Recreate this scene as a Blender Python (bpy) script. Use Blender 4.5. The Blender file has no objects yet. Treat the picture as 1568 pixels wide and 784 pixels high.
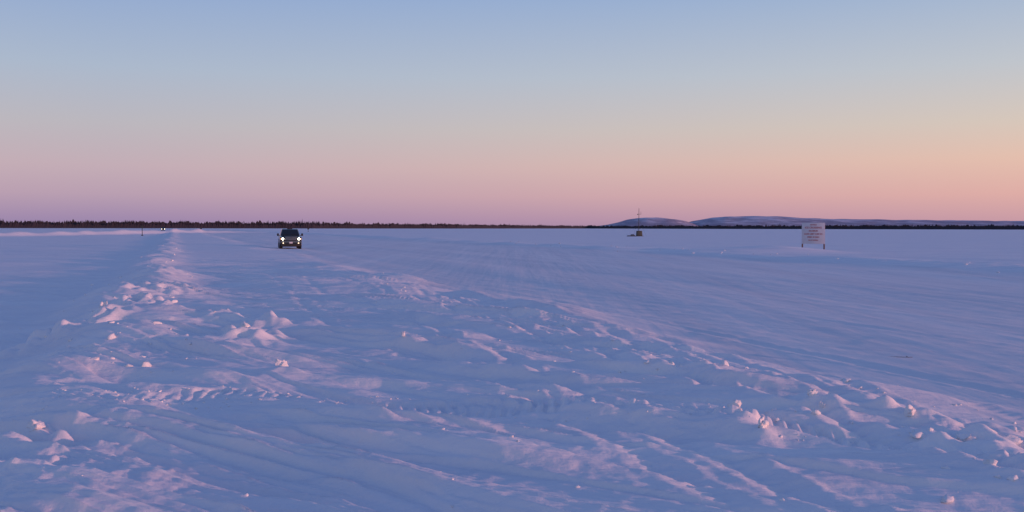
import bpy, math, random
import numpy as np
from mathutils import Matrix, Vector

rng = np.random.default_rng(7)
random.seed(7)
scene = bpy.context.scene
scene.view_settings.view_transform = 'Standard'
scene.view_settings.look = 'None'
scene.view_settings.exposure = 0
FP = 1524.0
CAMH = 2.05
SUN_AZ = math.radians(112)   # clockwise from +Y (to the right)
SUN_EL = math.radians(3.6)

# ------------------------------------------------------------ helpers
perm = rng.permutation(256)
ang = rng.random(256) * 2 * np.pi
GX, GY = np.cos(ang), np.sin(ang)
def perlin(x, y, seed=0):
    x = x + seed * 17.31; y = y + seed * 9.77
    xi = np.floor(x).astype(np.int64); yi = np.floor(y).astype(np.int64)
    xf = x - xi; yf = y - yi
    u = xf*xf*xf*(xf*(xf*6-15)+10); v = yf*yf*yf*(yf*(yf*6-15)+10)
    def g(ix, iy, dx, dy):
        h = perm[(perm[ix & 255] + iy) & 255]
        return GX[h]*dx + GY[h]*dy
    n00 = g(xi, yi, xf, yf); n10 = g(xi+1, yi, xf-1, yf)
    n01 = g(xi, yi+1, xf, yf-1); n11 = g(xi+1, yi+1, xf-1, yf-1)
    a = n00 + u*(n10-n00); b = n01 + u*(n11-n01)
    return (a + v*(b-a)) * 1.5
def sstep(a, b, x):
    t = np.clip((x-a)/(b-a), 0, 1); return t*t*(3-2*t)
def gauss(x, s): return np.exp(-(x/s)**2)

def ground_at(u, v):
    """photo-survey: pixel on the ground plane -> metres"""
    hz = 347 + 3*u/1568.0
    y = CAMH*FP/(v-hz)
    return (u-784)/FP*y, y

MOUNDS = []
for (u, v, w, h) in [(205,505,0.80,0.28),(150,520,0.45,0.28),(85,545,0.65,0.25),(350,520,0.5,0.15),(412,528,0.4,0.15),
                     (375,560,0.6,0.18),(430,620,0.30,0.10),(1130,705,0.20,0.14),(1165,725,0.2,0.07),(50,728,0.25,0.09),
                     (1250,690,0.25,0.08),(1500,735,0.5,0.12),(1330,680,0.4,0.08),(620,575,0.4,0.05),(240,470,1.1,.22),(250,440,1.2,.2)]:
    x, y = ground_at(u, v); MOUNDS.append((x, y, w, h))
# long smooth drift ridges: start, end (photo survey), half width, height
RIDGES = []
for (u1, v1, u2, v2, w, h) in [(380,540,850,606,.42,.20),(690,452,960,514,.80,.18),(60,612,430,645,.36,.13),(430,622,940,664,.26,.11),
                               (380,712,900,790,.26,.12),(150,700,420,760,.20,.07),(120,745,330,800,.18,.06),(560,500,800,540,.4,.11),(880,600,1180,640,.22,.09),
                               (640,600,1010,650,.18,.09),(250,575,520,600,.3,.10),(560,700,1050,760,.2,.08),(480,470,700,500,.4,.10),(960,560,1250,600,.25,.07),
                               (330,680,640,720,.2,.07),(200,640,480,690,.22,.07)]:
    a = ground_at(u1, v1); b = ground_at(u2, v2); RIDGES.append((a, b, w, h))

TRX = np.array([-9,-4.1,-2.98,-1.58,0.1,1.33,1.9,3.2,6.0]); TRY = np.array([8.2,9.4,10.0,9.86,9.65,9.37,9.1,8.0,5.0])

def height(x, y):
    r = np.sqrt(x*x+y*y) + 1e-6
    sp = np.where(r < 60, 0.0034*r, 0.010*r)
    def fd(lam): return np.clip(lam/(sp*2.5) - 0.6, 0, 1)
    t = x + 0.337*y
    s = y - 0.337*x
    tw = t + 0.5*perlin(s/9, t*0+3.3, 1) + 0.25*perlin(s/2.5, t*0+1.3, 2)
    wx, wy = 0.87, -0.493
    wa = x*wx + y*wy
    wb = -x*wy + y*wx
    warp = perlin(wa/9, wb/5, 3)
    wb2 = wb + 0.8*warp + 0.07*perlin(wa/2.2, wb/1.5, 4)
    rough = sstep(-3.2, -1.0, tw)*(1-sstep(6.6, 9.3, tw+1.0*perlin(wa/5, wb/1.5, 41)))
    left = 1-sstep(-3.5, -1.5, tw)
    road = sstep(7.0, 8.5, tw)*(1-sstep(36, 39, tw))
    right = sstep(38, 42, tw)
    z = np.zeros_like(x)
    z += 0.05*perlin(x/14, y/14, 5)*(1-0.7*road)
    z += 0.25*perlin(x/90, y/160, 25)*sstep(60, 300, r)*(1-road)*0.5
    z += rough*0.18
    z += 0.27*gauss(tw+1.0, 1.2)*(0.6+0.9*perlin(s/2.6, t/2.0, 6))*(0.45+0.55*sstep(8, 12, y))
    d1 = perlin(wa/10.0, wb2/1.7, 7)
    d2 = perlin(wa/6.0, wb2/0.60, 8)
    d3 = perlin(wa/3.2, wb2/0.20, 9)
    d4 = perlin(wa/1.6, wb2/0.085, 42)
    patch = sstep(-0.15, 0.35, perlin(x/3.5, y/3.0, 10))
    patch2 = sstep(-0.2, 0.25, perlin(wa/3.5, wb/1.6, 43))
    dm = rough*1.32 + left*0.70 + right*0.5 + road*0.06
    z += dm*(0.080*(1-np.abs(d1)*2.0) + 0.08*d1)*fd(1.7)
    sh = 1-np.abs(d2)*2.2
    z += dm*0.048*sh*(0.35+0.65*patch)*fd(0.55)
    p1 = perlin(wa/6.5, wb2/0.8, 44)+0.17*perlin(wa/1.5, wb/0.3, 45)
    p2 = perlin(wa/4.2, wb2/0.42, 46)+0.18*perlin(wa/0.8, wb/0.2, 47)
    z += dm*0.036*sstep(0.02, 0.13, p1)*fd(0.5)
    z += dm*0.022*sstep(0.05, 0.14, p2)*fd(0.35)*(0.3+0.7*patch2)
    z += dm*0.030*(1-np.abs(d3)*2.2)*patch2*fd(0.19)
    z += dm*0.012*(1-np.abs(d4)*2.2)*(0.3+.7*patch)*fd(0.09)
    z += dm*0.007*perlin(x/0.33, y/0.33, 11)*fd(0.33)
    z += dm*0.004*perlin(x/0.12, y/0.12, 54)*fd(0.12)
    z += dm*0.14*perlin(wa/22, wb/8, 26)*sstep(25, 60, r)
    z += (left+right)*0.10*(1-np.abs(perlin(wa/14, wb/4.5, 48))*2)*sstep(20, 45, r)*fd(4)
    # rubble strips
    rub = gauss(tw-6.6, 0.7)*0.8*(0.40+0.60*(1-sstep(11, 16, y))) + gauss(tw+1.0, 0.9)*0.8 + gauss(tw-3.6, 0.8)*0.25
    rub = rub*(0.20+0.80*sstep(-0.10, 0.3, perlin(s/2.2, t/1.2, 12)))
    c1 = np.maximum(perlin(x/0.20, y/0.20, 13), 0)
    c2 = np.maximum(perlin(x/0.10, y/0.10, 14), 0)
    c3 = np.maximum(perlin(x/0.6, y/0.6, 15), -0.2)
    z += rub*(0.070*c1*fd(0.2) + 0.035*c2*fd(0.10) + 0.09*c3*fd(0.6))
    for tc, wd, dp, wn in ((5.95, 0.10, 0.075, .15), (6.95, 0.10, 0.075, .15), (7.6, .12, .04, .2), (4.3, 0.10, 0.045, .35), (3.2, .10, .035, .5), (8.6,0.14,0.025,.35),(10.3,0.16,0.025,.35),(14.2,0.2,0.015,.4),(15.9,0.2,0.015,.4),(21,.25,.015,.5),(22.8,.25,.015,.5)):
        q = t - tc - wn*perlin(s/11, s*0+tc, 16)
        m = gauss(q, wd)
        z -= dp*m*(0.8+0.2*np.sin(s*45)*fd(0.14))*fd(0.25)
        z += dp*0.40*(gauss(q-0.22, 0.07)+gauss(q+0.22, 0.07))*(0.6+perlin(s/0.3, q/0.2, 17))*fd(0.22)
    z += road*(0.024*perlin(t/1.6, s/30, 18) + 0.010*perlin(t/0.45, s/9, 19)*fd(0.45) + 0.09*perlin(t/6.0, s/40, 20)
               + 0.005*perlin(x/0.5, y/0.5, 27)*fd(0.5) + 0.014*sstep(0.05,0.2,perlin(wa/3, wb/1.0, 49))*(1-sstep(9, 20, tw)))
    # far bank
    bk = gauss(tw-40.5, 2.6)
    z += bk*0.20*(0.8+0.9*perlin(s/9, t/4, 21)) + gauss(tw-42, 6)*0.12
    z += gauss(tw-40.5,1.6)*0.06*np.maximum(perlin(x/1.0, y/1.0, 22), -0.1)*fd(1.0)
    z += 0.50*np.exp(-((x-21.0)/4.2)**2-((y-79.0)/4.0)**2)
    # distant ploughed banks on the left where the road bends
    q = x + 104 - 0.045*(y-250) + 1.5*perlin(y/30, y*0+.5, 55)
    m = sstep(140, 170, y)*(1-sstep(300, 420, y))
    z += m*(1.0*gauss(q, 1.6)*(0.9+0.5*perlin(y/9, x/15, 23))+.25*gauss(q+2, 5))
    for (mx, my, w, h) in MOUNDS:
        dx = (x-mx); dy = (y-my)
        e = np.exp(-(dx*dx+dy*dy*0.8)/(w*w))
        z += h*e*(1+0.8*perlin(x/0.25, y/0.25, 24)*fd(0.25))
    for (a, b, w, h) in RIDGES:
        lx, ly = b[0]-a[0], b[1]-a[1]; ln = math.hypot(lx, ly); lx /= ln; ly /= ln
        al = (x-a[0])*lx+(y-a[1])*ly; ac = -(x-a[0])*ly+(y-a[1])*lx + 0.22*perlin(al/1.4, al*0+w*9, 56)+0.05*np.sin(al*1.1)
        en = sstep(-.3, ln*.25, al)*(1-sstep(ln*.7, ln+.5, al))
        # steep lee face towards the camera, long windward back
        prof = np.where(ac < 0, np.exp(-(ac/(w*.42))**2), np.exp(-(ac/(w*1.7))**2))
        z += h*en*prof
    # lugged tyre track crossing the foreground
    near = (r < 16)
    yc = np.interp(x, TRX, TRY) + 0.05*np.sin(x*1.7)
    b = y-yc
    m = (1-sstep(0.18, 0.28, np.abs(b)))*near
    vis = sstep(-4.4,-3.0,x)*0.75+0.25
    vis = vis*(0.35+0.65*sstep(-0.3,0.25,perlin(x/0.8,y/0.8,30)))
    lug = np.sin(2*np.pi*x/0.125 + 10*np.abs(b) + 1.3*perlin(x/0.3, y/0.3, 57))
    z += m*vis*(-0.034 + 0.020*np.clip(lug*1.6, -1, 1))
    z += near*vis*0.012*gauss(np.abs(b)-0.33, 0.06)
    return z

def mat_new(name):
    m = bpy.data.materials.new(name); m.use_nodes = True
    nt = m.node_tree; b = nt.nodes['Principled BSDF']
    return m, nt, b
def simple(name, col, rough=0.5, metal=0.0, nscale=None, namt=0.25, coat=0.0):
    m, nt, b = mat_new(name)
    b.inputs['Roughness'].default_value = rough; b.inputs['Metallic'].default_value = metal
    b.inputs['Coat Weight'].default_value = coat
    tc = nt.nodes.new('ShaderNodeTexCoord'); n = nt.nodes.new('ShaderNodeTexNoise')
    n.inputs['Scale'].default_value = nscale or 6; n.inputs['Detail'].default_value = 5
    nt.links.new(tc.outputs['Object'], n.inputs['Vector'])
    r = nt.nodes.new('ShaderNodeMix'); r.data_type = 'RGBA'
    r.inputs[6].default_value = (*[c*(1-namt) for c in col], 1)
    r.inputs[7].default_value = (*[min(1, c*(1+namt)) for c in col], 1)
    nt.links.new(n.outputs['Fac'], r.inputs[0]); nt.links.new(r.outputs[2], b.inputs['Base Color'])
    return m
def emis(name, col, s):
    m, nt, b = mat_new(name)
    b.inputs['Base Color'].default_value = (*col, 1)
    b.inputs['Emission Color'].default_value = (*col, 1); b.inputs['Emission Strength'].default_value = s
    return m

# ------------------------------------------------------------ snow materials
def snow_mat(name, c1, c2, bump=0.6, road=False):
    m, nt, b = mat_new(name)
    L = nt.links.new
    tc = nt.nodes.new('ShaderNodeTexCoord')
    n1 = nt.nodes.new('ShaderNodeTexNoise'); n1.inputs['Scale'].default_value = 0.6; n1.inputs['Detail'].default_value = 6
    mp = nt.nodes.new('ShaderNodeMapping')
    if road:
        mp.inputs['Rotation'].default_value = (0, 0, math.radians(-18.6)); mp.inputs['Scale'].default_value = (1.0, 0.05, 1)
    else:
        mp.inputs['Rotation'].default_value = (0, 0, math.radians(29.5)); mp.inputs['Scale'].default_value = (0.22, 2.0, 1)
    L(tc.outputs['Object'], mp.inputs['Vector']); L(mp.outputs[0], n1.inputs['Vector'])
    mx = nt.nodes.new('ShaderNodeMix'); mx.data_type = 'RGBA'
    mx.inputs[6].default_value = (*c1, 1); mx.inputs[7].default_value = (*c2, 1)
    mr = nt.nodes.new('ShaderNodeMapRange'); mr.inputs['From Min'].default_value = 0.3; mr.inputs['From Max'].default_value = 0.7
    L(n1.outputs['Fac'], mr.inputs['Value']); L(mr.outputs[0], mx.inputs[0]); L(mx.outputs[2], b.inputs['Base Color'])
    b.inputs['Roughness'].default_value = 0.75
    b.inputs['Specular IOR Level'].default_value = 0.15
    n2 = nt.nodes.new('ShaderNodeTexNoise'); n2.inputs['Scale'].default_value = 9; n2.inputs['Detail'].default_value = 6; n2.inputs['Roughness'].default_value = 0.65
    n3 = nt.nodes.new('ShaderNodeTexNoise'); n3.inputs['Scale'].default_value = 1.8; n3.inputs['Detail'].default_value = 5
    L(mp.outputs[0], n3.inputs['Vector']); L(tc.outputs['Object'], n2.inputs['Vector'])
    b1 = nt.nodes.new('ShaderNodeBump'); b1.inputs['Distance'].default_value = 0.018; b1.inputs['Strength'].default_value = bump
    b2 = nt.nodes.new('ShaderNodeBump'); b2.inputs['Distance'].default_value = 0.10; b2.inputs['Strength'].default_value = bump
    L(n2.outputs['Fac'], b1.inputs['Height']); L(n3.outputs['Fac'], b2.inputs['Height'])
    L(b2.outputs[0], b1.inputs['Normal']); L(b1.outputs[0], b.inputs['Normal'])
    return m
M_snow = snow_mat('wind_packed_snow', (0.79,0.78,0.80), (0.88,0.86,0.855), 0.65)
M_road = snow_mat('scraped_ice_road', (0.73,0.72,0.745), (0.83,0.815,0.82), 0.35, True)
M_clump = snow_mat('broken_snow', (0.79,0.79,0.80), (0.86,0.85,0.85), 0.8)

def grid_object(name, V, F, mat):
    me = bpy.data.meshes.new(name)
    me.vertices.add(len(V)); me.vertices.foreach_set('co', V.astype(np.float32).ravel())
    n = len(F); k = F.shape[1]
    me.loops.add(n*k); me.loops.foreach_set('vertex_index', F.astype(np.int32).ravel())
    me.polygons.add(n); me.polygons.foreach_set('loop_start', np.arange(0, n*k, k, dtype=np.int32))
    me.polygons.foreach_set('use_smooth', np.ones(n, dtype=bool))
    me.update(calc_edges=True)
    me.materials.append(mat)
    o = bpy.data.objects.new(name, me); scene.collection.objects.link(o)
    return o

# ------------------------------------------------------------ ground sheet
r1 = np.exp(np.arange(math.log(1.2), math.log(5.0), 0.02))
r2 = np.exp(np.arange(math.log(5.0), math.log(60.), 0.0025))
r3 = np.exp(np.arange(math.log(60.), math.log(700.), 0.0075))
r4 = np.exp(np.arange(math.log(700.), math.log(40000.), 0.06))
R = np.concatenate([r1, r2, r3, r4])
dense = np.radians(np.arange(-34, 34, 0.057)); sparse = np.radians(np.arange(34, 326, 2.0))
A = np.concatenate([dense, sparse]); nA = len(A); nR = len(R)
AA, RR = np.meshgrid(A, R)
X = (RR*np.sin(AA)).ravel(); Y = (RR*np.cos(AA)).ravel()
Z = height(X, Y)
Rf = RR.ravel()
Z *= (1-sstep(600, 1200, Rf))
V = np.stack([X, Y, Z], 1)
i = np.arange(nR-1)[:, None]; j = np.arange(nA)[None, :]
j2 = (j+1) % nA
F = np.stack([i*nA+j, i*nA+j2, (i+1)*nA+j2, (i+1)*nA+j], -1).reshape(-1, 4)[:, ::-1]
cen = V[F].mean(1)
tt = cen[:, 0] + 0.337*cen[:, 1]
isroad = (tt > 8.3) & (tt < 37.5) & (cen[:, 1] > -40) & (cen[:, 1] < 900)
def sub(Fm):
    used = np.unique(Fm); mp = np.full(len(V), -1); mp[used] = np.arange(len(used))
    return V[used], mp[Fm]
v_, f_ = sub(F[isroad]); grid_object('ice_road', v_, f_, M_road)
v_, f_ = sub(F[~isroad]); ground = grid_object('snow_ground', v_, f_, M_snow)

# ------------------------------------------------------------ snow clumps (one object)
import bmesh
def ico(sub_):
    bm = bmesh.new(); bmesh.ops.create_icosphere(bm, subdivisions=sub_, radius=1)
    vv = np.array([v.co[:] for v in bm.verts]); ff = np.array([[v.index for v in f.verts] for f in bm.faces]); bm.free()
    return vv, ff
I2 = ico(2); I4 = ico(4)
CL = []
def add_clump(x, y, sx, sy, sz, hero=False, sink=0.42): CL.append((x, y, sx, sy, sz, hero, sink))
def build_clumps():
    P = np.array([[c[0], c[1]] for c in CL]); H = height(P[:, 0], P[:, 1])
    CV, CF = [], []; off = 0
    for (x, y, sx, sy, sz, hero, sink), hz in zip(CL, H):
        vv, ff = I4 if hero else I2
        se = random.random()*50
        n = perlin(vv[:, 0]*1.3+se, vv[:, 1]*1.3+vv[:, 2]*1.7, 31)
        rad = 1+0.60*n+0.30*perlin(vv[:, 0]*3.1+se, vv[:, 2]*3.1+vv[:, 1]*2.3, 32)
        if hero: rad += 0.14*perlin(vv[:, 0]*8+se, vv[:, 2]*8+vv[:, 1]*6, 33)
        p = vv*rad[:, None]
        for k in range(5):
            d = np.array([random.gauss(0, 1), random.gauss(0, 1), random.gauss(0, .7)]); d /= np.linalg.norm(d)
            q = p@d; lim = 0.50+0.25*random.random(); ex = np.maximum(q-lim, 0); p = p-ex[:, None]*d*0.9
        a = random.random()*6.28; c, s_ = math.cos(a), math.sin(a)
        p = p*np.array([sx, sy, sz])
        p = np.stack([p[:, 0]*c-p[:, 1]*s_, p[:, 0]*s_+p[:, 1]*c, p[:, 2]], 1)
        CV.append(p+np.array([x, y, hz+sz*(1-2*sink)*0.6])); CF.append(ff+off); off += len(p)
    grid_object('snow_clumps', np.vstack(CV), np.vstack(CF), M_clump)
for (u, v, w, h) in [(210,493,.21,.14),(157,514,.16,.20),(90,534,.24,.13),(123,529,.11,.11),(350,514,.14,.12),(414,521,.13,.14),
                     (428,616,.06,.08),(432,622,.05,.05),(1168,722,.05,.05),(1128,696,.07,.07),(52,722,.07,.05),(1246,684,.05,.045),(1262,690,.035,.03),
                     (618,575,.035,.04),(700,562,.03,.025),(1510,712,.11,.06),(1545,722,.10,.07),(1480,725,.08,.05),(1310,672,.09,.05),(1395,700,.07,.05),(375,553,.12,.07)]:
    x, y = ground_at(u, v); add_clump(x, y, w, w*0.85, h, True, .2)
def scatter(n, tc, tw_, ymin, ymax, smin, smax):
    ys = np.exp(rng.uniform(math.log(ymin), math.log(ymax), n)); ts = rng.normal(tc, tw_, n)+.25*np.sin(ys*.9)
    keep = perlin(ys/1.3, ts/0.9, 40) > 0.10
    for y, t in zip(ys[keep], ts[keep]):
        sz = smin*(smax/smin)**(random.random()**3.0)
        add_clump(t-0.337*y, y, sz*random.uniform(.8, 1.4), sz*random.uniform(.6, 1), sz*random.uniform(.35, .75))
scatter(1300, 6.5, 0.7, 6.5, 60, .010, .05)
scatter(600, 7.0, 0.7, 6.5, 12, .010, .08)
scatter(800, -1.0, 0.8, 11, 130, .015, .10)
scatter(450, 3.0, 2.2, 6, 40, .007, .03)
for k in range(280):
    x = random.uniform(-4.5, 2.6); b = random.choice([-1, 1])*abs(random.gauss(.33, .12))
    y = float(np.interp(x, TRX, TRY))+b
    sz = random.uniform(.005, .015)
    if x < -0.8: sz *= 1.4
    add_clump(x, y, sz, sz*.8, sz*.6)
for k in range(60):
    y = random.uniform(30, 120); t = random.gauss(40.3, 1.4); sz = random.uniform(.04, .12)
    add_clump(t-0.337*y, y, sz, sz*.8, sz*.5)
build_clumps()

# ------------------------------------------------------------ distant trees
M_tree = simple('hazed_spruce_foliage', (0.028, 0.024, 0.034), 0.9, nscale=0.02, namt=0.5)  # dark foliage, slight bluish distance haze included in the base colour
us = [-1600, 0, 480, 700, 900, 1100, 1568, 3200]
Ds = [1300, 1350, 1600, 1900, 2600, 2200, 1900, 1700]
Hp = [13.0, 13, 11, 8.0, 5.2, 6.4, 8.6, 9]
TV, TF = [], []; off = 0
def add_tree(x, y, h):
    global off
    tiers = 5; w = h*random.uniform(.13, .24); k = 5
    a0 = random.random()*6
    lean = random.gauss(0, .03)
    for q in range(tiers):
        z0 = h*(0.06+0.88*q/tiers)*1.0; z1 = min(h, z0+h*(0.38 if q < tiers-1 else 0.2))
        rr = w*(1-q/tiers)*random.uniform(.7, 1.15)
        ring = []
        for m in range(k):
            a = a0+q+m*2*math.pi/k; r_ = rr*random.uniform(.6, 1.2)
            ring.append((x+r_*math.cos(a)+lean*z0, y+r_*math.sin(a), z0*random.uniform(.93, 1.02)))
        TV.extend(ring+[(x+lean*z1, y, z1)])
        for m in range(k): TF.append((off+m, off+(m+1) % k, off+k))
        off += k+1
    tw = max(.12, h*.015)
    TV.extend([(x-tw, y-tw, -.3), (x+tw, y-tw, -.3), (x, y+tw, -.3), (x, y, h*.8)])
    TF.extend([(off, off+1, off+3), (off+1, off+2, off+3), (off+2, off, off+3)]); off += 4
NT = 12000
tu = rng.uniform(-900, 2500, NT)
tD = np.interp(tu, us, Ds)*(1+0.05*rng.random(NT)**1.5)
thh = np.interp(tu, us, Hp)*tD/FP
tcl = perlin(tu/22., tu*0+.3, 50)*.30+perlin(tu/120., tu*0+.7, 51)*.25
th = thh*(0.88+tcl)*rng.uniform(.6, 1.1, NT)
for u, D, h in zip(tu, tD, th):
    if random.random() < .04: h *= 1.2
    add_tree((u-784)/FP*D, D, max(1.5, h))
uu = np.arange(-1200, 2800, 1.2)
for row in range(3):
    D = np.interp(uu, us, Ds)*(0.997+0.02*row); hh = np.interp(uu, us, Hp)*D/FP*(0.50+0.10*row)
    hh = hh*(0.8+0.5*rng.random(len(uu)))*(1+0.4*perlin(uu/15, uu*0+row, 52))
    x = (uu-784)/FP*D
    for a in range(len(uu)-1):
        TV.extend([(x[a], D[a], -.3), (x[a+1], D[a+1], -.3), (x[a+1], D[a+1]+5, hh[a+1]), (x[a], D[a]+5, hh[a])])
    n = len(uu)-1
    TF.extend([tuple(off+4*a+c for c in (0, 1, 2)) for a in range(n)]); TF.extend([tuple(off+4*a+c for c in (0, 2, 3)) for a in range(n)])
    off += 4*n
o = grid_object('distant_spruce_trees', np.array(TV), np.array(TF), M_tree)
o.data.polygons.foreach_set('use_smooth', np.zeros(len(o.data.polygons), dtype=bool))

# ------------------------------------------------------------ hills
m, nt, b = mat_new('hazed_snowy_wooded_hill')
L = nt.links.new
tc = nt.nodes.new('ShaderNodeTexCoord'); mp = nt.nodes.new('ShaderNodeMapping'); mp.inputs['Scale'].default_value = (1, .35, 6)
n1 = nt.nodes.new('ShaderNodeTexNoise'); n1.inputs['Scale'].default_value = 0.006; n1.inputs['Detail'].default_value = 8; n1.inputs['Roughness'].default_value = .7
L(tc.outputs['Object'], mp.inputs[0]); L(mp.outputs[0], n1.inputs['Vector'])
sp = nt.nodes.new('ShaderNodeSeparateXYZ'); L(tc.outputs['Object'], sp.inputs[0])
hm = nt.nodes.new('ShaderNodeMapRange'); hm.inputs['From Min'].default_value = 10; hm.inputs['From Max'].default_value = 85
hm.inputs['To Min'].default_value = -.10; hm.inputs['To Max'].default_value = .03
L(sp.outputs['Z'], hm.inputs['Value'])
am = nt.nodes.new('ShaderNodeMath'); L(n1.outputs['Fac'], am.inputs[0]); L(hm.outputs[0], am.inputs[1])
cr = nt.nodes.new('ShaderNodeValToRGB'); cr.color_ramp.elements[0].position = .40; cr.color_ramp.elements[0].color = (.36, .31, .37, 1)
cr.color_ramp.elements[1].position = .58; cr.color_ramp.elements[1].color = (.70, .62, .67, 1)  # snow and tree-patch tones, with aerial haze painted into both colours
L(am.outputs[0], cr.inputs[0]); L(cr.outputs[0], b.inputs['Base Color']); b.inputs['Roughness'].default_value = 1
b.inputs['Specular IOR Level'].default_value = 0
def hill(name, hu, hp, rc, rw, seed):
    ug = np.arange(hu[0], hu[-1], 2.5); rg = np.linspace(rc-rw, rc+rw, 50)
    UG, RG = np.meshgrid(ug, rg)
    Hh = np.interp(UG, hu, hp)/FP*rc
    prof = np.clip(1-((RG-rc)/rw)**2, 0, 1)
    Hh = Hh*prof**1.1+5*perlin(UG/30, RG/400, seed)*prof*np.clip(Hh/60, 0, 1)
    Hh = np.where(prof < 0.02, -3, Hh)
    HV = np.stack([((UG-784)/FP*RG).ravel(), RG.ravel(), Hh.ravel()], 1)
    nu = len(ug); i = np.arange(len(rg)-1)[:, None]; j = np.arange(nu-1)[None, :]
    HF = np.stack([i*nu+j, i*nu+j+1, (i+1)*nu+j+1, (i+1)*nu+j], -1).reshape(-1, 4)
    grid_object(name, HV, HF, m)
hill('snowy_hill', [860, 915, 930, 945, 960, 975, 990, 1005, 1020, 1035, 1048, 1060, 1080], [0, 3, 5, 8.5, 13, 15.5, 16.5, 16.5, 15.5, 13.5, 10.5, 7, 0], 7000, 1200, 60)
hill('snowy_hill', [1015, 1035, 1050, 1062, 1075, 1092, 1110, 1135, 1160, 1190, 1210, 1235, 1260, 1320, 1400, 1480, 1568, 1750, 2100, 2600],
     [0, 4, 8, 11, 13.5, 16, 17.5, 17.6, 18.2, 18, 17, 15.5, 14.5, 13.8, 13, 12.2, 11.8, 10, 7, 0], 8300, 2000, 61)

# ------------------------------------------------------------ part builders
def empty(name, loc, yaw=0):
    e = bpy.data.objects.new(name, None); scene.collection.objects.link(e)
    e.location = loc; e.rotation_euler = (0, 0, yaw); e.empty_display_size = .3
    return e
def mesh_part(name, parent, verts, faces, mat, bevel=0, smooth=False):
    bm = bmesh.new()
    vs = [bm.verts.new(v) for v in verts]
    for f in faces: bm.faces.new([vs[k] for k in f])
    bmesh.ops.recalc_face_normals(bm, faces=bm.faces)
    me = bpy.data.meshes.new(name); bm.to_mesh(me); bm.free(); me.materials.append(mat)
    o = bpy.data.objects.new(name, me); scene.collection.objects.link(o); o.parent = parent
    if bevel:
        md = o.modifiers.new('bevel', 'BEVEL'); md.width = bevel; md.segments = 3; md.limit_method = 'ANGLE'; md.angle_limit = math.radians(25)
        for p in me.polygons: p.use_smooth = True
    return o
def box(name, parent, c, s, mat, bevel=0, top=(1, 1), topshift=(0, 0)):
    x, y, z = c; a, b_, h = s[0]/2, s[1]/2, s[2]/2
    v = [(x-a, y-b_, z-h), (x+a, y-b_, z-h), (x+a, y+b_, z-h), (x-a, y+b_, z-h)]
    a2, b2 = a*top[0], b_*top[1]; tx, ty = topshift
    v += [(x-a2+tx, y-b2+ty, z+h), (x+a2+tx, y-b2+ty, z+h), (x+a2+tx, y+b2+ty, z+h), (x-a2+tx, y+b2+ty, z+h)]
    return mesh_part(name, parent, v, [(0, 1, 2, 3), (4, 5, 6, 7), (0, 1, 5, 4), (1, 2, 6, 5), (2, 3, 7, 6), (3, 0, 4, 7)], mat, bevel)
def extr(name, parent, prof, w, mat, bevel=0, wtop=None, zt=None):
    n = len(prof); v = []
    for sgn in (-1, 1):
        for (y, z) in prof:
            hw = w/2
            if wtop is not None and z > zt: hw = wtop/2
            v.append((sgn*hw, y, z))
    f = [tuple(range(n)), tuple(range(2*n-1, n-1, -1))]
    for k in range(n): f.append((k, (k+1) % n, n+(k+1) % n, n+k))
    return mesh_part(name, parent, v, f, mat, bevel)
def cyl(name, parent, c, r, d, axis, mat, seg=24, bevel=0, r2=None):
    v = []; r2 = r if r2 is None else r2
    for e, rr in ((-d/2, r), (d/2, r2)):
        for k in range(seg):
            a = 2*math.pi*k/seg; p = (rr*math.cos(a), rr*math.sin(a))
            q = {'x': (e, p[0], p[1]), 'y': (p[0], e, p[1]), 'z': (p[0], p[1], e)}[axis]
            v.append((c[0]+q[0], c[1]+q[1], c[2]+q[2]))
    f = [tuple(range(seg)), tuple(range(2*seg-1, seg-1, -1))]+[(k, (k+1) % seg, seg+(k+1) % seg, seg+k) for k in range(seg)]
    return mesh_part(name, parent, v, f, mat, bevel)

M_paint = simple('dark_truck_paint', (0.022, 0.026, 0.026), .28, .3, 3, .2, 0.8)
M_glass = simple('window_glass', (0.012, 0.016, 0.016), .08, 0, 2, .2)
M_black = simple('black_plastic', (0.018, 0.018, 0.02), .6, 0, 20)
M_chrome = simple('chrome_trim', (0.55, 0.55, 0.56), .25, 1, 10, .1)
M_tyre = simple('tyre_rubber', (0.02, 0.02, 0.022), .85, 0, 30)
M_rim = simple('alloy_rim', (0.3, 0.3, 0.32), .35, .9, 10)
M_head = emis('headlight_lens', (1.0, .97, .82), 14)
M_fog = emis('fog_lamp_lens', (1.0, .85, .55), 1.3)
M_amber = emis('indicator_lens', (1.0, .45, .1), .5)
M_plate = simple('licence_plate', (0.6, 0.6, 0.62), .5)
M_tail = simple('tail_lens', (.3, .01, .01), .3)

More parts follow.
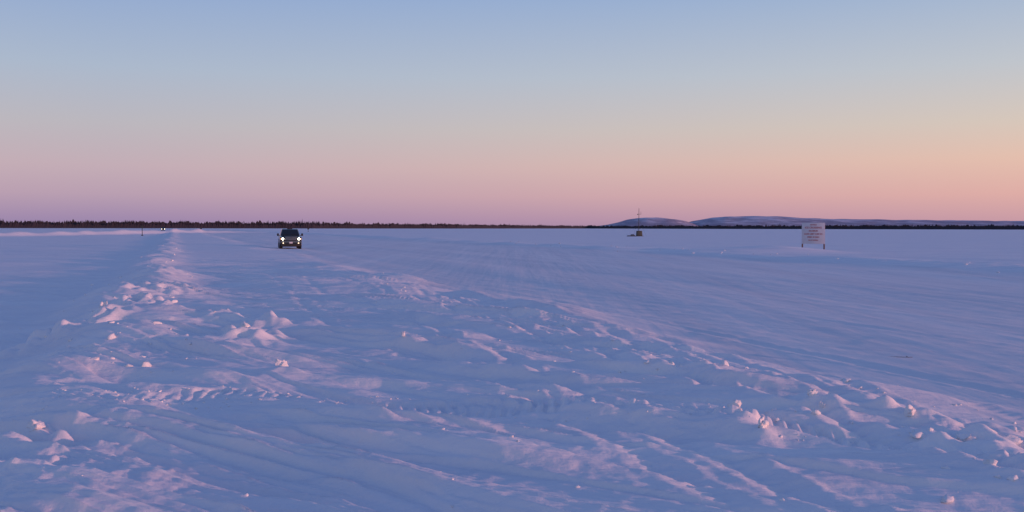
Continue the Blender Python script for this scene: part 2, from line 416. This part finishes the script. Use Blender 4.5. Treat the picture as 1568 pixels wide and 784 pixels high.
def truck(loc, yaw):
    e = empty('pickup_truck', loc, yaw)   # front faces local -Y
    W = 1.98
    body = [(-2.75,.52),(-2.80,.72),(-2.78,1.02),(-2.68,1.14),(-1.45,1.24),(-1.38,1.25),(2.75,1.27),(2.82,1.2),(2.82,.60),(2.2,.50),(-2.2,.48)]
    extr('body', e, body, W, M_paint, .07)
    cab = [(-1.50,1.22),(-.72,1.84),(-.45,1.90),(.80,1.90),(1.02,1.80),(1.15,1.24)]
    extr('cab', e, cab, 1.80, M_paint, .05, 1.48, 1.5)
    def quad(name, pts, mat): return mesh_part(name, e, pts, [(0, 1, 2, 3)], mat)
    quad('windscreen', [(-.80,-1.455,1.275),(.80,-1.455,1.275),(.64,-.79,1.80),(-.64,-.79,1.80)], M_glass)
    quad('rear_window', [(-.75,1.155,1.30),(.75,1.155,1.30),(.62,1.06,1.72),(-.62,1.06,1.72)], M_glass)
    for sg in (-1, 1):
        quad('side_window_front', [(sg*.912,-1.2,1.30),(sg*.912,-.18,1.30),(sg*.765,-.18,1.78),(sg*.765,-.68,1.78)], M_glass)
        quad('side_window_rear', [(sg*.912,-.10,1.30),(sg*.912,.95,1.30),(sg*.765,.80,1.78),(sg*.765,-.10,1.78)], M_glass)
        box('mirror_arm', e, (sg*1.0,-1.10,1.27), (.16,.06,.05), M_black)
        box('mirror', e, (sg*1.13,-1.10,1.34), (.18,.12,.24), M_black, .03)
        for wy in (-1.82, 1.78):
            cyl('wheel', e, (sg*.87,wy,.40), .40, .28, 'x', M_tyre, 32, .03)
            cyl('rim', e, (sg*1.015,wy,.40), .24, .03, 'x', M_rim, 24, .01)
            cyl('wheel_arch', e, (sg*.93,wy,.46), .47, .14, 'x', M_black, 32)
        box('headlight_housing', e, (sg*.76,-2.76,.95), (.42,.16,.24), M_black, .03)
        cyl('headlight', e, (sg*.74,-2.855,.95), .095, .03, 'y', M_head, 20, .005)
        box('indicator', e, (sg*.925,-2.845,.95), (.06,.02,.15), M_amber)
        cyl('fog_lamp', e, (sg*.70,-2.925,.56), .06, .03, 'y', M_fog, 16)
        box('tail_lamp', e, (sg*.92,2.83,1.02), (.12,.03,.36), M_tail)
    box('bonnet_bulge', e, (0,-2.05,1.215), (1.25,1.15,.07), M_paint, .03, (.92,.95))
    box('grille', e, (0,-2.80,.95), (1.06,.08,.34), M_black, .02)
    for k in range(3): box('grille_bar', e, (0,-2.852,.86+.09*k), (1.02,.03,.03), M_chrome, .006)
    box('grille_surround_top', e, (0,-2.85,1.135), (1.12,.04,.035), M_chrome, .01)
    box('front_bumper', e, (0,-2.82,.60), (1.96,.20,.24), M_paint, .05)
    box('bumper_trim', e, (0,-2.925,.68), (1.80,.02,.035), M_chrome, .005)
    box('lower_valance', e, (0,-2.70,.38), (1.76,.2,.24), M_black, .03)
    box('licence_plate', e, (0,-2.935,.60), (.31,.02,.16), M_plate, .004)
    box('bed_opening', e, (0,2.0,1.275), (1.6,1.45,.015), M_black)
    box('underbody', e, (0,0,.36), (1.4,4.4,.30), M_black)
    box('roof_lamp_bar', e, (0,-.42,1.915), (.5,.1,.03), M_black, .01)
    for sg in (-1, 1): cyl('wiper', e, (sg*.35,-1.40,1.335), .012, .55, 'x', M_black, 6)
    return e
truck_x, truck_y = ground_at(443.5, 380.3)
zt = float(height(np.array([truck_x]), np.array([truck_y]))[0])
truck((truck_x, truck_y, zt-.03), math.radians(15))
x, y = ground_at(250, 353.6); truck((x, y, 0.05), math.radians(19))

# warning sign
x, y = ground_at(1245, 385.0)
zs = float(height(np.array([x]), np.array([y]))[0])
s = empty('notice_sign', (x, y, zs-.15), math.radians(-20))
M_white = simple('weathered_white_board', (.66, .60, .62), .6, 0, 3, .12)
M_post = simple('painted_wood_post', (.22, .09, .055), .8, 0, 8, .35)
M_red = simple('red_lettering', (.42, .06, .06), .6)
sc = y/FP
PW = 34*sc; PH = 32.5*sc; base = 11*sc+.1
board = box('board', s, (0, 0, base+PH/2), (PW, .03, PH), M_white, .006)
for sg in (-1, 1):
    box('post', s, (sg*(PW/2-.06), .075, (base+PH)/2-.15), (.12, .10, base+PH+.3-.08), M_post, .008)
for zz in (base+.2, base+PH-.2): box('cross_rail', s, (0, .035, zz), (PW-.1, .036, .09), M_post)
lines = [('NOTICE', .13), ('ICE CROSSING', .19), ('MAXIMUM', .14), ('LOAD LIMIT 5 000 KG', .14), ('SPEED 30 KM/H', .13), ('NO STOPPING', .11)]
zc = base+PH-.24
for k, (txt, sz) in enumerate(lines):
    cu = bpy.data.curves.new('lettering', 'FONT'); cu.body = txt; cu.align_x = 'CENTER'; cu.size = sz*1.15; cu.extrude = .002; cu.offset = .006
    ob = bpy.data.objects.new('lettering', cu); scene.collection.objects.link(ob)
    bpy.context.view_layer.update()
    wd = ob.dimensions.x
    if wd > PW*.85: cu.size *= PW*.85/wd
    dg = bpy.context.evaluated_depsgraph_get(); me = bpy.data.meshes.new_from_object(ob.evaluated_get(dg))
    bpy.data.objects.remove(ob)
    o2 = bpy.data.objects.new('lettering', me); scene.collection.objects.link(o2); me.materials.clear(); me.materials.append(M_red)
    o2.parent = s; o2.location = (0, -.019, zc); o2.rotation_euler = (math.pi/2, 0, 0)
    zc -= .27

# instrument mast on the ice
M_dark = simple('dark_steel', (.035, .042, .04), .6, .2, 8)
x, y = ground_at(978, 362); sc = y/FP
w = empty('instrument_mast', (x, y, 0.0), .2)
box('skid', w, (0, 0, .08), (1.9, 1.3, .16), M_dark, .02)
box('battery_housing', w, (0.1, 0, .16+.55), (1.35, .9, 1.1), simple('dull_green_box', (.035, .05, .04), .6), .05, (.9, .9))
box('housing_lid', w, (0.1, 0, 1.30), (1.25, .9, .08), M_dark, .02)
cyl('mast', w, (0, 0, 3.4), .085, 6.6, 'z', M_dark, 10, r2=.05)
cyl('cross_arm', w, (0.1, 0, 5.3), .03, .9, 'x', M_dark, 8)
cyl('antenna', w, (.5, 0, 5.6), .03, .7, 'z', M_dark, 8)
cyl('sensor', w, (-.3, 0, 5.25), .10, .25, 'z', M_dark, 10)
for a in (0, 2.1, 4.2):
    p0 = Vector((0, 0, 4.2)); p1 = Vector((1.9*math.cos(a), 1.9*math.sin(a), 0))
    v = [p0+Vector((.012, 0, 0)), p0-Vector((.012, 0, 0)), p1-Vector((.012, 0, 0)), p1+Vector((.012, 0, 0))]
    mesh_part('guy_wire', w, v, [(0, 1, 2, 3)], M_dark)
x2, y2 = ground_at(966.5, 362.3)
d = empty('cargo_sled', (x2, y2, 0), .1)
for sg in (-1, 1): box('runner', d, (0, sg*.35, .12), (2.0, .08, .14), M_dark, .02)
box('deck', d, (0, 0, .26), (1.7, .8, .08), M_dark, .01)
box('load', d, (.3, 0, .42), (.9, .6, .22), M_dark, .05, (.8, .8))
mesh_part('drawbar', d, [(-.9, -.04, .2), (-.9, .04, .2), (-1.7, .04, .05), (-1.7, -.04, .05)], [(0, 1, 2, 3)], M_dark)

def roadsign(u, v, hpx, dia):
    x, y = ground_at(u, v); e = empty('traffic_sign', (x, y, 0.0), math.radians(12))
    h = hpx*y/FP
    cyl('post', e, (0, 0, h/2-.1), .07, h+.2, 'z', M_dark, 8)
    r_ = dia; z = h-dia*.6
    mesh_part('plate', e, [(0, -.08, z-r_), (r_, -.08, z), (0, -.08, z+r_), (-r_, -.08, z), (0, -.10, z-r_), (r_, -.10, z), (0, -.10, z+r_), (-r_, -.10, z)],
              [(0, 1, 2, 3), (4, 5, 6, 7), (0, 1, 5, 4), (1, 2, 6, 5), (2, 3, 7, 6), (3, 0, 4, 7)], M_dark)
    box('base', e, (0, 0, .12), (.5, .5, .25), M_dark, .03, (.6, .6))
roadsign(218, 361, 15, .42)
roadsign(308, 354, 5, .5)
roadsign(472, 354.5, 5, .5)
x, y = ground_at(1378, 551)
st = empty('fallen_branch', (x, y, float(height(np.array([x]), np.array([y]))[0])+.002), math.radians(-8))
M_bark = simple('bark', (.25, .21, .22), .9)
cyl('stem', st, (0, 0, .002), .007, .42, 'x', M_bark, 8, r2=.003)
cyl('twig', st, (.14, .03, .004), .004, .18, 'y', M_bark, 6)

# ------------------------------------------------------------ world
w = bpy.data.worlds.new('World'); scene.world = w; w.use_nodes = True
nt = w.node_tree; nt.nodes.clear(); L = nt.links.new
out = nt.nodes.new('ShaderNodeOutputWorld')
tc = nt.nodes.new('ShaderNodeTexCoord')
nrm = nt.nodes.new('ShaderNodeVectorMath'); nrm.operation = 'NORMALIZE'; L(tc.outputs['Generated'], nrm.inputs[0])
sep = nt.nodes.new('ShaderNodeSeparateXYZ'); L(nrm.outputs[0], sep.inputs[0])
def lin(c):
    return tuple(((v/255)/12.92 if v/255 < .04045 else ((v/255+.055)/1.055)**2.4) for v in c)+(1,)
def ramp(stops):
    cr = nt.nodes.new('ShaderNodeValToRGB'); el = cr.color_ramp.elements
    el[0].position = stops[0][0]; el[0].color = lin(stops[0][1]); el[1].position = stops[-1][0]; el[1].color = lin(stops[-1][1])
    for p, c in stops[1:-1]: e = el.new(p); e.color = lin(c)
    L(sep.outputs['Z'], cr.inputs[0]); return cr
def z(v): return max(0, math.sin(math.atan((348-v)/FP)))
cool = ramp([(0, (150,132,172)), (z(335), (160,138,175)), (z(300), (184,158,179)), (z(260), (194,171,183)), (z(200), (186,181,190)), (z(120), (170,183,204)), (z(0), (144,168,209)), (.42, (96,126,182)), (1.0, (80,104,168))])
warm = ramp([(0, (192,149,165)), (z(335), (206,158,167)), (z(300), (226,174,167)), (z(250), (231,192,174)), (z(200), (217,200,187)), (z(120), (194,198,205)), (z(0), (160,181,211)), (.42, (103,128,182)), (1.0, (80,104,168))])
dt = nt.nodes.new('ShaderNodeVectorMath'); dt.operation = 'DOT_PRODUCT'; L(nrm.outputs[0], dt.inputs[0])
dt.inputs[1].default_value = (math.sin(SUN_AZ), math.cos(SUN_AZ), 0)
mr = nt.nodes.new('ShaderNodeMapRange'); mr.inputs['From Min'].default_value = -.69; mr.inputs['From Max'].default_value = .16; L(dt.outputs['Value'], mr.inputs['Value'])
mx = nt.nodes.new('ShaderNodeMix'); mx.data_type = 'RGBA'; L(mr.outputs[0], mx.inputs[0]); L(cool.outputs[0], mx.inputs[6]); L(warm.outputs[0], mx.inputs[7])
bg1 = nt.nodes.new('ShaderNodeBackground'); bg1.inputs['Strength'].default_value = .97; L(mx.outputs[2], bg1.inputs['Color'])
sky = nt.nodes.new('ShaderNodeTexSky'); sky.sky_type = 'NISHITA'; sky.sun_disc = False; sky.sun_elevation = SUN_EL; sky.sun_rotation = SUN_AZ
bg2 = nt.nodes.new('ShaderNodeBackground'); bg2.inputs['Strength'].default_value = .010; L(sky.outputs[0], bg2.inputs['Color'])
ad = nt.nodes.new('ShaderNodeAddShader'); L(bg1.outputs[0], ad.inputs[0]); L(bg2.outputs[0], ad.inputs[1]); L(ad.outputs[0], out.inputs['Surface'])

sd = bpy.data.lights.new('sun', 'SUN'); sd.energy = 2.6; sd.angle = math.radians(1.0); sd.color = (1.0, .42, .33)
so = bpy.data.objects.new('sun', sd); scene.collection.objects.link(so)
dirv = Vector((math.sin(SUN_AZ)*math.cos(SUN_EL), math.cos(SUN_AZ)*math.cos(SUN_EL), math.sin(SUN_EL)))
so.rotation_euler = dirv.to_track_quat('Z', 'Y').to_euler()

# ------------------------------------------------------------ camera
cd = bpy.data.cameras.new('camera'); cd.lens = 35; cd.sensor_width = 36; cd.clip_start = .1; cd.clip_end = 100000
co = bpy.data.objects.new('camera', cd); scene.collection.objects.link(co)
Mx = Matrix.Translation((0, 0, CAMH)) @ Matrix.Rotation(math.pi/2-math.atan(43.5/FP), 4, 'X') @ Matrix.Rotation(math.radians(.11), 4, 'Z')
co.matrix_world = Mx
scene.camera = co
